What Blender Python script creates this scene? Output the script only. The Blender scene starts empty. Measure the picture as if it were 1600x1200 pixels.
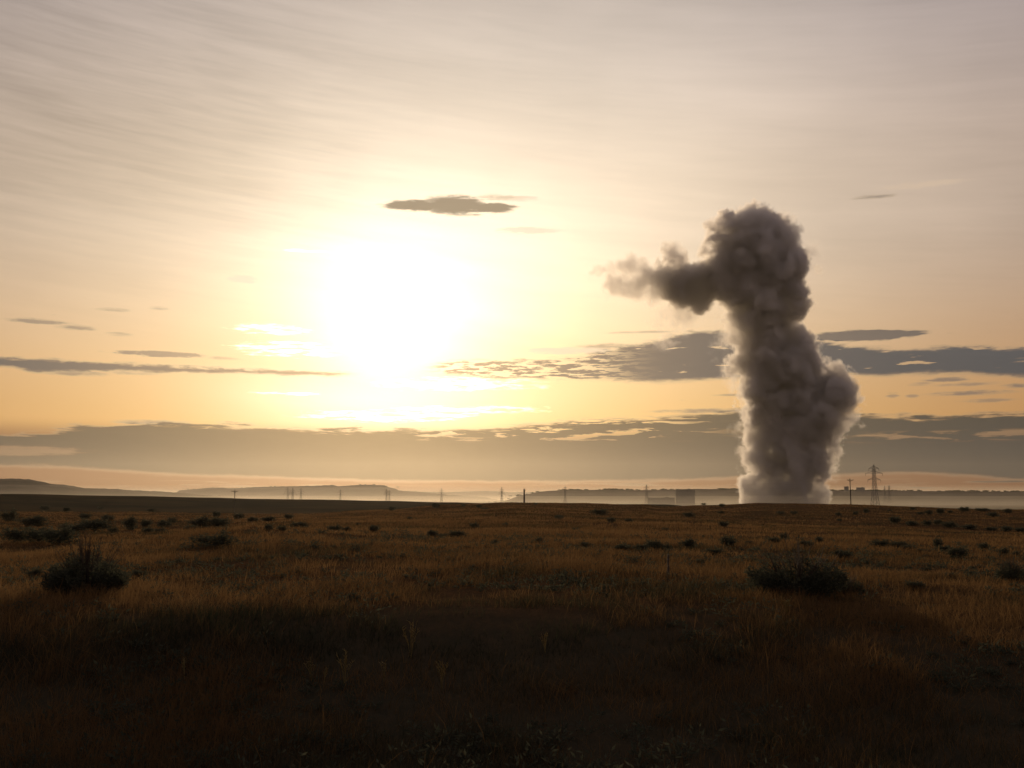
import bpy, math, random
import numpy as np
from mathutils import Vector

R = math.radians
scn = bpy.context.scene
COL = scn.collection
rng = np.random.default_rng(7)
random.seed(7)

# ------------------------------------------------------------------ camera
F = 1570.0                      # focal length in photo pixels (1600 wide)
PITCH = math.atan(176 / F)      # true horizon at photo row 776
cam_d = bpy.data.cameras.new('camera')
cam = bpy.data.objects.new('camera', cam_d)
COL.objects.link(cam)
cam_d.sensor_width = 36
cam_d.lens = 36 * F / 1600
cam_d.clip_start = 0.1
cam_d.clip_end = 60000
cam.location = (0, 0, 0)
cam.rotation_euler = (math.pi / 2 + PITCH, 0, 0)
scn.camera = cam


def ray(x, y):
    """direction of photo pixel (x, y), in world axes (camera at the origin, looking along +Y)"""
    cx, cy = (x - 800) / F, -(y - 600) / F
    return (cx, math.cos(PITCH) - cy * math.sin(PITCH), math.sin(PITCH) + cy * math.cos(PITCH))


def azel(x, y):
    a, b, c = ray(x, y)
    return math.degrees(math.atan2(a, b)), math.degrees(math.atan2(c, math.hypot(a, b)))


# ------------------------------------------------------------------ world
SUN_AZ, SUN_EL = azel(600, 510)
world = bpy.data.worlds.new('World')
scn.world = world
world.use_nodes = True
WT = world.node_tree
WT.nodes.clear()
scn.view_settings.view_transform = 'Standard'
scn.view_settings.look = 'None'
scn.view_settings.exposure = 0
scn.view_settings.gamma = 1


class S:
    """a scalar socket with arithmetic"""
    tree = WT

    def __init__(self, s):
        self.s = s

    @classmethod
    def m(cls, op, *a, clamp=False):
        n = cls.tree.nodes.new('ShaderNodeMath')
        n.operation = op
        n.use_clamp = clamp
        for i, v in enumerate(a):
            if isinstance(v, S):
                cls.tree.links.new(v.s, n.inputs[i])
            else:
                n.inputs[i].default_value = v
        return S(n.outputs[0])

    def __add__(a, b): return S.m('ADD', a, b)
    __radd__ = __add__
    def __sub__(a, b): return S.m('SUBTRACT', a, b)
    def __rsub__(a, b): return S.m('SUBTRACT', b, a)
    def __mul__(a, b): return S.m('MULTIPLY', a, b)
    __rmul__ = __mul__
    def __truediv__(a, b): return S.m('DIVIDE', a, b)
    def __neg__(a): return S.m('MULTIPLY', a, -1.0)


def ex(a): return S.m('EXPONENT', a)
def mx(a, b): return S.m('MAXIMUM', a, b)
def mn(a, b): return S.m('MINIMUM', a, b)


def ss(lo, hi, v):
    n = S.tree.nodes.new('ShaderNodeMapRange')
    n.interpolation_type = 'SMOOTHSTEP'
    S.tree.links.new(v.s, n.inputs['Value'])
    n.inputs['From Min'].default_value = lo
    n.inputs['From Max'].default_value = hi
    return S(n.outputs['Result'])


def vec(x, y, z):
    n = S.tree.nodes.new('ShaderNodeCombineXYZ')
    for i, v in enumerate((x, y, z)):
        if isinstance(v, S):
            S.tree.links.new(v.s, n.inputs[i])
        else:
            n.inputs[i].default_value = v
    return n.outputs[0]


def noise(x, y, z=0.0, detail=4, rough=0.55, dist=0.0):
    n = S.tree.nodes.new('ShaderNodeTexNoise')
    S.tree.links.new(vec(x, y, z), n.inputs['Vector'])
    n.inputs['Scale'].default_value = 1
    n.inputs['Detail'].default_value = detail
    n.inputs['Roughness'].default_value = rough
    n.inputs['Distortion'].default_value = dist
    return S(n.outputs[0])


def curve(v, pts, x0, x1, y0, y1):
    """piecewise curve through pts, v in x0..x1"""
    t = (v - x0) * (1.0 / (x1 - x0))
    n = S.tree.nodes.new('ShaderNodeFloatCurve')
    S.tree.links.new(t.s, n.inputs['Value'])
    c = n.mapping.curves[0]
    q = [((px - x0) / (x1 - x0), (py - y0) / (y1 - y0)) for px, py in pts]
    while len(c.points) < len(q):
        c.points.new(0.5, 0.5)
    for p, (a, b) in zip(c.points, q):
        p.location = (a, b)
        p.handle_type = 'AUTO_CLAMPED'
    n.mapping.update()
    return S(n.outputs[0]) * (y1 - y0) + y0


def mixc(f, a, b):
    n = S.tree.nodes.new('ShaderNodeMix')
    n.data_type = 'RGBA'
    S.tree.links.new(f.s, n.inputs[0])
    for i, v in ((6, a), (7, b)):
        if isinstance(v, (tuple, list)):
            n.inputs[i].default_value = (*v, 1)
        else:
            S.tree.links.new(v, n.inputs[i])
    return n.outputs[2]


def scalec(col, f):
    n = S.tree.nodes.new('ShaderNodeVectorMath')
    n.operation = 'SCALE'
    if isinstance(col, (tuple, list)):
        n.inputs[0].default_value = col
    else:
        S.tree.links.new(col, n.inputs[0])
    if isinstance(f, S):
        S.tree.links.new(f.s, n.inputs['Scale'])
    else:
        n.inputs['Scale'].default_value = f
    return n.outputs[0]


def addc(a, b):
    n = S.tree.nodes.new('ShaderNodeVectorMath')
    n.operation = 'ADD'
    for i, v in enumerate((a, b)):
        if isinstance(v, (tuple, list)):
            n.inputs[i].default_value = v
        else:
            S.tree.links.new(v, n.inputs[i])
    return n.outputs[0]


def edge(v, pts, y_first=None):
    """cloud edge as elevation over azimuth, from photo points"""
    q = [azel(x, y) for x, y in pts]
    return curve(v, q, -45, 45, -5, 30)


tc = WT.nodes.new('ShaderNodeTexCoord')
sep = WT.nodes.new('ShaderNodeSeparateXYZ')
WT.links.new(tc.outputs['Generated'], sep.inputs[0])
DX, DY, DZ = (S(o) for o in sep.outputs)
AZ = S.m('ARCTAN2', DX, DY) * 57.29578
EL = S.m('ARCSINE', DZ) * 57.29578

# angle from the sun, squashed a little so the glow is taller above it
sv = (math.sin(R(SUN_AZ)) * math.cos(R(SUN_EL)), math.cos(R(SUN_AZ)) * math.cos(R(SUN_EL)), math.sin(R(SUN_EL)))
cosd = DX * sv[0] + DY * sv[1] + DZ * sv[2]
TH = S.m('ARCCOSINE', mn(mx(cosd, -0.99999), 0.99999)) * 57.29578


def glow_at(x, y, sx, sy, power=1.0):
    a, e = azel(x, y)
    du, dv = (AZ - a) * (1 / sx), (EL - e) * (1 / sy)
    return S.m('POWER', S.m('SQRT', du * du + dv * dv + 1e-6), power)


# --- clear air: NISHITA sky for a low sun, then the thin altostratus veil that covers it
sky = WT.nodes.new('ShaderNodeTexSky')
sky.sky_type = 'NISHITA'
sky.sun_disc = False
sky.sun_elevation = R(SUN_EL)
sky.sun_rotation = R(SUN_AZ)
sky.dust_density = 3
sky.air_density = 1.5
nish = scalec(sky.outputs[0], 0.12)

low_ = 1.0 - ss(1.0, 16.0, EL)                  # 1 at the horizon, 0 high up
g1 = ex(-(glow_at(680, 500, 17.0, 12.0)))        # broad glow of the veiled sun
g2 = mx(ex(-(glow_at(600, 525, 3.9, 4.3, 1.25))), ex(-(glow_at(600, 620, 7.0, 2.2, 2.0))) * 0.6)     # hot centre
g3 = ex(-(glow_at(860, 90, 17.0, 8.0, 2.0)))     # pale veil higher up
fwd = ss(-0.2, 0.9, cosd) * 0.36 + 0.64         # dims behind the camera
st1 = noise(AZ * 0.045 + EL * 0.09, EL * 0.42 + AZ * 0.05, 3.0, 5, 0.55, 0.4)
st2 = noise(AZ * 0.22 + EL * 0.25, EL * 2.6 + AZ * 0.20, 9.0, 4, 0.6, 0.3)
st3 = noise(AZ * 0.07, EL * 0.11, 21.0, 3, 0.5)
hi = ss(5.0, 14.0, EL)
corner = ss(14.0, 27.0, EL - AZ * 0.35)
leftup = ss(2.0, 16.0, -AZ) * ss(9.0, 20.0, EL)
streak = (st1 - 0.5) * 0.30 + (st2 - 0.5) * (0.12 + leftup * 0.20) + (st3 - 0.5) * 0.35 - corner * 0.20
veil = mixc(low_, mixc(ss(15.0, 27.0, EL), (0.296, 0.210, 0.182), (0.262, 0.212, 0.235)), mixc(ss(-0.3, 0.7, cosd), (0.27, 0.20, 0.17), (0.30, 0.100, 0.020)))
glow_c = mixc(low_, (1.45, 1.23, 0.85), (1.34, 0.96, 0.34))
veil = addc(veil, scalec(glow_c, g1))
veil = scalec(veil, (1.0 + streak * hi) * fwd)
veil = addc(veil, scalec((0.14, 0.13, 0.11), g3))
veil = addc(veil, scalec((0.6, 0.8, 0.90), g2 * (0.55 + st1 * 0.9)))
air = addc(scalec(veil, 0.96), scalec(nish, 0.03))

# --- cloud masks
w1 = noise(AZ * 0.9, EL * 4.0, 1.0, 5, 0.6) - 0.5
w2 = noise(AZ * 0.5, EL * 2.2, 7.0, 5, 0.62) - 0.5
w3 = noise(AZ * 2.2, EL * 7.0, 4.0, 4, 0.6) - 0.5
w4 = noise(AZ * 0.45, EL * 5.5, 18.0, 4, 0.6, 0.6) - 0.5
wb = noise(AZ * 0.35, EL * 3.2, 12.0, 5, 0.6, 0.3)        # flat streaks
wc = noise(AZ * 0.8, EL * 6.0, 15.0, 4, 0.6)


def band(top, bot, soft=0.12, a=0.7, ab=0.5, st_=0.0):
    t = edge(AZ, top) + w1 * a + w3 * (a * 0.22) + (wb - 0.5) * st_ - EL
    b = EL - edge(AZ, bot) + w2 * ab + w3 * (ab * 0.22)
    return ss(-soft, soft, t) * ss(-soft, soft, b)


def puff(x, y, rx, ry, k=1.3, lo=0.0, hi_=0.45, tilt=0.0):
    a, e = azel(x, y)
    sx, sy = rx / F * 57.3, ry / F * 57.3
    du = (AZ - a) * (1 / sx)
    dv = (EL - e + (AZ - a) * tilt) * (1 / sy)
    return ss(lo, hi_, 1.0 - du * du - dv * dv + w1 * k + w4 * k + w3 * (k * 0.45))


bank = band([(-300, 690), (0, 683), (100, 672), (170, 665), (230, 660), (300, 663), (380, 666), (500, 672), (620, 671), (700, 671), (760, 668), (830, 664), (900, 657), (1000, 655),
             (1060, 650), (1150, 643), (1340, 648), (1450, 650), (1600, 647), (1900, 650)],
            [(-300, 740), (0, 727), (100, 729), (180, 735), (300, 742), (450, 746), (600, 751), (800, 752), (1000, 751), (1100, 748), (1200, 744), (1330, 741), (1420, 739),
             (1500, 742), (1600, 749), (1900, 745)], 0.20, 0.35, 0.30, 1.5)
# orange gap in the left end and flecks through the upper edge of the bank
gap = ss(-0.3, 0.9, 1.0 - ss(0.0, 1.0, (AZ - azel(60, 700)[0]) * 0.22) - glow_at(20, 704, 6.0, 0.30, 2.0) + w1 * 1.6 + w4 * 1.6)
az_a, az_b = azel(640, 680)[0], azel(1180, 680)[0]
zone = ss(az_a - 1, az_a + 2, AZ) * (1.0 - ss(az_b - 8, az_b + 1, AZ)) * ss(azel(800, 690)[1] - 0.1, azel(800, 684)[1], EL)
zone_r = ss(azel(1300, 680)[0], azel(1360, 680)[0], AZ) * ss(azel(1400, 694)[1], azel(1400, 688)[1], EL) * (1.0 - ss(azel(1400, 678)[1], azel(1400, 672)[1], EL))
flecks = ss(0.52, 0.60, wb) * zone + ss(0.47, 0.56, wb) * zone_r * 0.55
bank = bank * (1.0 - mn(gap * 0.45, 1.0)) * (1.0 - mn(flecks, 1.0) * 0.85)
# stripes below the bank, just over the horizon
low = ss(0.53, 0.66, noise(AZ * 0.22, EL * 5.0, 33.0, 4, 0.55)) * (1.0 - ss(azel(800, 755)[1], azel(800, 748)[1], EL)) * ss(2.0, 14.0, S.m('ABSOLUTE', AZ + 3.0)) * 0.75

mid_r = band([(640, 580), (670, 570), (700, 565), (800, 563), (880, 561), (925, 553), (960, 543), (1000, 538), (1030, 532), (1060, 521), (1100, 518), (1150, 519), (1200, 530),
              (1280, 534), (1340, 542), (1440, 546), (1500, 541), (1560, 543), (1600, 545), (1900, 548)],
             [(640, 582), (670, 584), (760, 590), (850, 593), (950, 594), (1020, 597), (1100, 594), (1200, 588), (1290, 583), (1350, 586), (1400, 585), (1500, 583), (1600, 588), (1900, 580)],
             0.20, 0.75, 0.5)
zz = 1.0 - ss(azel(860, 570)[0], azel(1040, 570)[0], AZ)
mid_r = mid_r * ss(azel(650, 575)[0], azel(700, 575)[0], AZ) * (1.0 - mn(ss(0.46, 0.56, wc) * zz + ss(0.62, 0.68, wb) * 0.8, 1.0) * 0.9)
mid_r2 = puff(1350, 524, 100, 9, 0.9, tilt=0.02)
mid_l = band([(-300, 556), (0, 559), (60, 561), (150, 566), (250, 571), (340, 575), (450, 579), (560, 583), (600, 588)],
             [(-300, 572), (0, 574), (60, 581), (110, 580), (200, 580), (300, 582), (400, 584), (480, 587), (560, 586), (600, 586)], 0.13, 0.5, 0.45)
mid_l = mid_l * (1.0 - ss(azel(520, 580)[0], azel(575, 580)[0], AZ))
m_dark = mx(mx(puff(712, 321, 66, 19, 0.8, 0, 0.7), puff(646, 321, 62, 11, 0.9, 0, 0.7)), puff(768, 325, 48, 10, 1.0, 0, 0.7))
m_dark = mx(m_dark, puff(775, 309, 52, 6, 1.8, 0, 1.2) * 0.5)
small = puff(245, 553, 78, 5, 1.4, 0, 0.6)
for (px, py, rx, ry, k) in ((110, 583, 60, 4, 1.3), (205, 583, 40, 3, 1.3), (350, 560, 26, 3, 1.4), (60, 502, 45, 4, 1.5), (120, 512, 30, 4, 1.5), (180, 484, 26, 3, 1.5), (250, 482, 16, 3, 1.4), (185, 522, 20, 3, 1.5),
                            (1480, 593, 34, 4, 1.3), (1510, 600, 50, 3, 1.4), (1440, 600, 20, 3, 1.4), (1520, 614, 60, 4, 1.4), (1395, 619, 10, 3, 1.2), (1425, 619, 10, 3, 1.2), (1590, 603, 20, 4, 1.3),
                            (1545, 626, 40, 3, 1.5), (1140, 617, 26, 2, 1.2), (1010, 519, 60, 2, 1.3), (1368, 307, 34, 3, 1.6), (955, 540, 60, 4, 1.2), (1480, 549, 40, 6, 1.2), (1120, 642, 110, 4, 1.2), (240, 660, 60, 4, 1.0)):
    small = mx(small, puff(px, py, rx * 1.15, ry * 1.25, k, 0.0, 1.1) * (0.8 if ry > 3 else 0.65))
# small random scraps of cloud in the clear orange belt
belt = ss(azel(800, 640)[1], azel(800, 632)[1], EL) * (1.0 - ss(azel(800, 500)[1], azel(800, 470)[1], EL))
scraps = ss(0.66, 0.74, noise(AZ * 0.6, EL * 4.5, 41.0, 4, 0.55)) * belt * ss(12.0, 17.0, TH) * 0.5
# sunlit bright cloudlets near the sun
lit = mx(mx(puff(420, 515, 70, 9, 1.7, 0, 0.8), puff(450, 545, 90, 14, 1.9, 0, 0.8)), mx(puff(480, 392, 40, 3, 1.2, 0, 0.8), puff(600, 650, 150, 10, 1.9, 0, 0.8)))
lit = mx(lit, mx(puff(450, 615, 60, 3, 1.5, 0, 0.8), puff(720, 600, 150, 12, 2.0, 0, 0.9)))
lit = mx(lit, puff(740, 640, 130, 8, 2.0, 0, 0.9))
lit = lit * ss(0.38, 0.60, wc)
lit_r = mx(mx(puff(800, 310, 50, 6, 1.8, 0, 0.8), puff(830, 360, 60, 7, 1.9, 0, 0.9)), puff(1445, 288, 70, 6, 1.7, 0, 0.9))
lit_r = mx(lit_r, mx(puff(880, 548, 90, 6, 1.7, 0, 0.8), puff(380, 437, 26, 7, 1.9, 0, 0.9)))

near = ex(TH * (-1 / 9.0))
c_low = addc((0.046, 0.048, 0.045), scalec((0.56, 0.35, 0.13), near))
c_mid = addc((0.080, 0.082, 0.087), scalec((1.25, 0.80, 0.38), ex(TH * (-1 / 7.5))))
tex = 1.0 + (st1 - 0.5) * 0.25 + (w1) * 0.10
# pink-orange strip and yellow line above the far hills
strip = ss(azel(800, 777)[1], azel(800, 766)[1], EL) * (1.0 - ss(azel(800, 700)[1], azel(800, 660)[1], EL))
air = mixc(strip * 0.92, air, addc((0.155, 0.070, 0.036), scalec((0.62, 0.29, 0.12), near)))
skyc = addc(air, scalec((2.2, 2.0, 1.5), lit * ex(TH * (-1 / 11.0))))
skyc = mixc(lit_r * 0.65, skyc, addc((0.62, 0.47, 0.34), scalec((0.9, 0.8, 0.6), near)))
rim = addc((0.30, 0.22, 0.14), scalec((1.5, 1.15, 0.65), ex(TH * (-1 / 9.0))))      # thin sunlit cloud edges


def lay(sky_, m_, body, op=1.0):
    """a cloud over the sky: thin edges take the light, the thick middle is grey"""
    return mixc(m_ * op, sky_, mixc(ss(0.25, 0.85, m_), rim, body))


skyc = lay(skyc, mx(scraps, small), scalec(c_mid, 1.25), 0.85)
skyc = lay(skyc, mn(mid_l + mid_r + mid_r2 * 0.85, 1.0), scalec(c_mid, tex))
skyc = lay(skyc, m_dark, (0.31, 0.235, 0.15), 0.92)
skyc = mixc(mn(bank + low, 1.0) * 0.97, skyc, mixc(ss(0.2, 0.9, bank + low), rim, scalec(c_low, tex)))
# below the horizon the world only shows where the ground ends
skyc = mixc(ss(-0.3, -3.0, EL), skyc, (0.05, 0.045, 0.035))

bg = WT.nodes.new('ShaderNodeBackground')
bg.inputs['Strength'].default_value = 0.1
WT.links.new(scalec(skyc, 10.0), bg.inputs['Color'])
wo = WT.nodes.new('ShaderNodeOutputWorld')
WT.links.new(bg.outputs[0], wo.inputs['Surface'])
world.cycles.sampling_method = 'MANUAL'
world.cycles.sample_map_resolution = 512

# ------------------------------------------------------------------ sun
sun_d = bpy.data.lights.new('sun', 'SUN')
sun = bpy.data.objects.new('sun', sun_d)
COL.objects.link(sun)
sun_d.energy = 2.0
sun_d.angle = R(1.5)
sun_d.color = (1.0, 0.72, 0.44)
sun.rotation_euler = Vector(sv).to_track_quat('Z', 'Y').to_euler()

cy = scn.cycles
cy.use_denoising = True
cy.max_bounces = 8
cy.diffuse_bounces = 2
cy.glossy_bounces = 1
cy.transmission_bounces = 3
cy.volume_bounces = 5
cy.volume_step_rate = 1.0
cy.volume_max_steps = 512


# ------------------------------------------------------------------ helpers
def link(o, parent=None):
    COL.objects.link(o)
    if parent is not None:
        o.parent = parent
    return o


def mesh_np(name, v, f, mat=None, parent=None, smooth=False, attr=None, mesh_only=False):
    """v: n x 3, f: m x k faces"""
    me = bpy.data.meshes.new(name)
    v = np.asarray(v, np.float32)
    f = np.asarray(f, np.int32)
    me.vertices.add(len(v))
    me.vertices.foreach_set('co', v.ravel())
    k = f.shape[1]
    me.loops.add(f.size)
    me.loops.foreach_set('vertex_index', f.ravel())
    me.polygons.add(len(f))
    me.polygons.foreach_set('loop_start', np.arange(0, f.size, k, dtype=np.int32))
    if smooth:
        me.polygons.foreach_set('use_smooth', np.ones(len(f), bool))
    for an, av in (attr or {}).items():
        a = me.attributes.new(an, 'FLOAT', 'POINT')
        a.data.foreach_set('value', np.asarray(av, np.float32))
    me.update(calc_edges=True)
    if mat:
        me.materials.append(mat)
    if mesh_only:
        return me
    return link(bpy.data.objects.new(name, me), parent)


class MB:
    """collects boxes and bars into one mesh"""
    def __init__(s):
        s.v, s.f, s.n = [], [], 0

    def add(s, v, f):
        s.v.append(np.asarray(v, float))
        s.f += [tuple(i + s.n for i in q) for q in f]
        s.n += len(v)

    def box(s, c, d):
        c = np.array(c, float)
        d = np.array(d, float) / 2
        v = [c + d * np.array(q) for q in ((-1, -1, -1), (1, -1, -1), (1, 1, -1), (-1, 1, -1), (-1, -1, 1), (1, -1, 1), (1, 1, 1), (-1, 1, 1))]
        s.add(v, [(0, 3, 2, 1), (4, 5, 6, 7), (0, 1, 5, 4), (1, 2, 6, 5), (2, 3, 7, 6), (3, 0, 4, 7)])

    def bar(s, a, b, w, w2=None, n=4):
        a, b = np.array(a, float), np.array(b, float)
        w2 = w if w2 is None else w2
        d = b - a
        d /= np.linalg.norm(d) + 1e-9
        u = np.cross(d, (0, 0, 1.0) if abs(d[2]) < 0.9 else (0, 1.0, 0))
        u /= np.linalg.norm(u)
        q = np.cross(d, u)
        v = []
        for c, ww in ((a, w), (b, w2)):
            for i in range(n):
                t = 2 * math.pi * (i + 0.5) / n
                v.append(c + (u * math.cos(t) + q * math.sin(t)) * ww / 2 * (1.414 if n == 4 else 1))
        f = [(i, (i + 1) % n, n + (i + 1) % n, n + i) for i in range(n)] + [tuple(range(n))[::-1], tuple(range(n, 2 * n))]
        s.add(v, f)

    def mesh(s, name, mat, smooth=False):
        me = bpy.data.meshes.new(name)
        me.from_pydata([tuple(p) for p in np.concatenate(s.v)], [], s.f)
        me.materials.append(mat)
        if smooth:
            me.polygons.foreach_set('use_smooth', [True] * len(me.polygons))
        me.update()
        return me

    def build(s, name, mat, parent=None, smooth=False):
        return link(bpy.data.objects.new(name, s.mesh(name, mat, smooth)), parent)


def tag(o, label=None, cat=None, group=None, kind=None):
    for k, v in (('label', label), ('category', cat), ('group', group), ('kind', kind)):
        if v:
            o[k] = v
    return o


def empty(name, loc, rz=0.0):
    o = bpy.data.objects.new(name, None)
    o.empty_display_size = 0.3
    link(o)
    o.location = loc
    o.rotation_euler = (0, 0, rz)
    return o


def copy_tree(o, parent=None):
    c = o.copy()
    COL.objects.link(c)
    c.parent = parent
    for ch in list(o.children):
        copy_tree(ch, c)
    return c


def mat_new(name):
    m = bpy.data.materials.new(name)
    m.use_nodes = True
    m.node_tree.nodes.clear()
    S.tree = m.node_tree
    return m, m.node_tree


def out(nt, surf=None, vol=None, disp=None):
    o = nt.nodes.new('ShaderNodeOutputMaterial')
    if surf is not None:
        nt.links.new(surf, o.inputs['Surface'])
    if vol is not None:
        nt.links.new(vol, o.inputs['Volume'])


def principled(nt, col, rough=0.9, spec=0.2, bump=None, metal=0.0):
    p = nt.nodes.new('ShaderNodeBsdfPrincipled')
    if isinstance(col, (tuple, list)):
        p.inputs['Base Color'].default_value = (*col, 1)
    else:
        nt.links.new(col, p.inputs['Base Color'])
    p.inputs['Roughness'].default_value = rough
    p.inputs['Specular IOR Level'].default_value = spec
    p.inputs['Metallic'].default_value = metal
    if bump is not None:
        b = nt.nodes.new('ShaderNodeBump')
        b.inputs['Strength'].default_value = bump[1]
        b.inputs['Distance'].default_value = bump[2]
        nt.links.new(bump[0].s, b.inputs['Height'])
        nt.links.new(b.outputs[0], p.inputs['Normal'])
    return p.outputs[0]


def matte(nt, col, bump=None):
    p = nt.nodes.new('ShaderNodeBsdfDiffuse')
    nt.links.new(col, p.inputs['Color'])
    p.inputs['Roughness'].default_value = 0.6
    if bump is not None:
        b = nt.nodes.new('ShaderNodeBump')
        b.inputs['Strength'].default_value = bump[1]
        b.inputs['Distance'].default_value = bump[2]
        nt.links.new(bump[0].s, b.inputs['Height'])
        nt.links.new(b.outputs[0], p.inputs['Normal'])
    return p.outputs[0]


def pos3(nt):
    g = nt.nodes.new('ShaderNodeNewGeometry')
    s = nt.nodes.new('ShaderNodeSeparateXYZ')
    nt.links.new(g.outputs['Position'], s.inputs[0])
    return [S(o) for o in s.outputs]


def plain(name, a, b, scale=3.0, rough=0.85, metal=0.0):
    m, nt = mat_new(name)
    x, y, z = pos3(nt)
    n = noise(x * scale, y * scale, z * scale, 4, 0.6)
    out(nt, principled(nt, mixc(n, a, b), rough, 0.3, (n, 0.3, 0.02), metal))
    return m


# ------------------------------------------------------------------ 3-D value noise in numpy
def vnoise(x, y, z, seed):
    def h(i, j, k):
        n = (i * 374761393 + j * 668265263 + k * 2147483647 + seed * 974634777) & 0xffffffff
        n = ((n ^ (n >> 13)) * 1274126177) & 0xffffffff
        n = ((n ^ (n >> 16)) * 2246822519) & 0xffffffff
        return ((n ^ (n >> 15)) & 0xffffff) / float(0xffffff)
    xi, yi, zi = np.floor(x).astype(np.int64), np.floor(y).astype(np.int64), np.floor(z).astype(np.int64)
    fx, fy, fz = x - xi, y - yi, z - zi
    fx, fy, fz = (t * t * t * (t * (t * 6 - 15) + 10) for t in (fx, fy, fz))
    r = 0
    for a in (0, 1):
        wa = fx if a else 1 - fx
        for b in (0, 1):
            wbb = fy if b else 1 - fy
            for c in (0, 1):
                wcc = fz if c else 1 - fz
                r = r + wa * wbb * wcc * h(xi + a, yi + b, zi + c)
    return r * 2 - 1


def fbm(x, y, z, seed, octs=5, gain=0.5, lac=2.03, billow=False):
    s, a, t = 0, 1.0, 0
    for o in range(octs):
        n = vnoise(x, y, z, seed + o * 17)
        if billow:
            n = np.abs(n) * 2 - 0.6
        s = s + a * n
        t += a
        a *= gain
        x, y, z = x * lac + 5.3, y * lac + 1.7, z * lac + 9.1
    return s / t


# ------------------------------------------------------------------ terrain
XC = [-400, 0, 200, 330, 400, 470, 600, 700, 800, 1000, 1040, 1100, 1200, 1320, 1400, 1500, 1600, 2000]
RR = [22, 25, 31, 45, 60, 75, 110, 170, 260, 340]
YT = {   # photo row of the ground surface at these distances, column by column
    -400: [950, 925, 898, 872, 858, 872, 838, 815, 802, 797],
    0:    [952, 926, 898, 872, 857, 868, 838, 815, 802, 797],
    200:  [954, 927, 896, 862, 843, 856, 834, 814, 803, 798],
    330:  [955, 928, 894, 852, 827, 846, 832, 815, 805, 800],
    400:  [956, 928, 892, 848, 820, 838, 828, 815, 807, 801.5],
    470:  [957, 929, 892, 848, 832, 830, 822, 812, 806, 801.5],
    600:  [959, 930, 893, 854, 840, 832, 820, 809, 800, 796],
    700:  [961, 931, 893, 857, 844, 834, 818, 805, 795, 788.5],
    800:  [965, 932, 894, 858, 845, 835, 817, 801, 790, 785],
    1000: [970, 935, 896, 863, 846, 836, 820, 808, 795, 787],
    1040: [971, 936, 897, 864, 846, 836, 821, 809, 799, 791],
    1100: [972, 937, 898, 865, 848, 838, 822, 810, 798, 788.5],
    1200: [974, 939, 900, 867, 850, 840, 826, 817, 796, 784.5],
    1320: [976, 940, 902, 869, 852, 842, 829, 820, 797, 786],
    1400: [978, 942, 904, 872, 854, 844, 831, 821, 799, 788.5],
    1500: [978, 944, 906, 874, 857, 846, 834, 824, 803, 792],
    1600: [978, 946, 908, 876, 860, 848, 837, 827, 806, 793.5],
    2000: [978, 946, 910, 880, 862, 850, 840, 830, 808, 795],
}
H2 = {-400: 768, 0: 770.5, 200: 773.5, 330: 776, 400: 778, 470: 779, 600: 781.5, 700: 784, 800: 787, 1000: 787, 1040: 787.5, 1100: 790, 1200: 795, 1320: 800, 1400: 800, 1500: 800, 1600: 800, 2000: 800}


def zrow(y, r):
    """height at distance r seen on photo row y (near the middle column)"""
    a, b, c = ray(800, y)
    return r * c / b


def column(xc):
    ys = YT[xc]
    pr = [0, 3, 6, 9, 11, 14, 16, 18, 20]
    pz = [-1.7, -1.75, -2.4, -3.5, -4.05, -3.95, -3.78, -3.50, -3.08]
    for r, y in zip(RR, ys):
        pr.append(r)
        pz.append(zrow(y, r))
    pr += [400, 520, 700, 850, 1000, 1250, 1700, 16000]
    k = H2[xc]
    pz += [pz[-1] - 3.5, pz[-1] - 8, -10 if k < 790 else -16, 0.55 * zrow(k, 850) - 4 if k < 790 else -20, zrow(k, 1000), -22, -26, -26]
    return np.array(pr, float), np.array(pz, float)


LR = np.linspace(0, math.log(17000), 1400)
ZG = []
for xc in XC:
    pr, pz = column(xc)
    z = np.interp(LR, np.log(pr + 1), pz)
    kern = np.hanning(19)
    kern /= kern.sum()
    ZG.append(np.convolve(np.pad(z, 9, 'edge'), kern, 'valid'))
ZG = np.array(ZG)
AZC = np.array([math.atan2(ray(x, 830)[0], ray(x, 830)[1]) for x in XC])


def height(x, y):
    x, y = np.asarray(x, float), np.asarray(y, float)
    r = np.hypot(x, y)
    az = np.clip(np.arctan2(x, y), AZC[0], AZC[-1])
    i = np.clip(np.searchsorted(AZC, az) - 1, 0, len(AZC) - 2)
    t = (az - AZC[i]) / (AZC[i + 1] - AZC[i])
    t = t * t * (3 - 2 * t)
    lr = np.clip(np.log(r + 1) / LR[-1] * (len(LR) - 1), 0, len(LR) - 1.001)
    j = lr.astype(int)
    u = lr - j
    z = (ZG[i, j] * (1 - u) + ZG[i, j + 1] * u) * (1 - t) + (ZG[i + 1, j] * (1 - u) + ZG[i + 1, j + 1] * u) * t
    # behind the camera and far out to the sides the land is simply flat
    back = np.clip((np.abs(np.arctan2(x, y)) - R(50)) / R(40), 0, 1)
    z = z * (1 - back) + (-2.0 - np.clip(r / 300, 0, 1) * 2) * back
    zero = np.zeros_like(r)
    amp = np.clip(r * 0.0011, 0.03, 0.28)
    z = z + amp * fbm(x / (3 + r * 0.05), y / (3 + r * 0.05), zero, 5, 4)
    z = z + 0.11 * fbm(x / 4.5, y / 2.6, zero, 15, 3) * np.clip((r - 14) / 6, 0, 1) * np.clip((48 - r) / 16, 0, 1)
    z = z + 0.05 * fbm(x / 1.1, y / 1.1, zero, 11, 2) * (r < 120)
    return z


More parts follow.
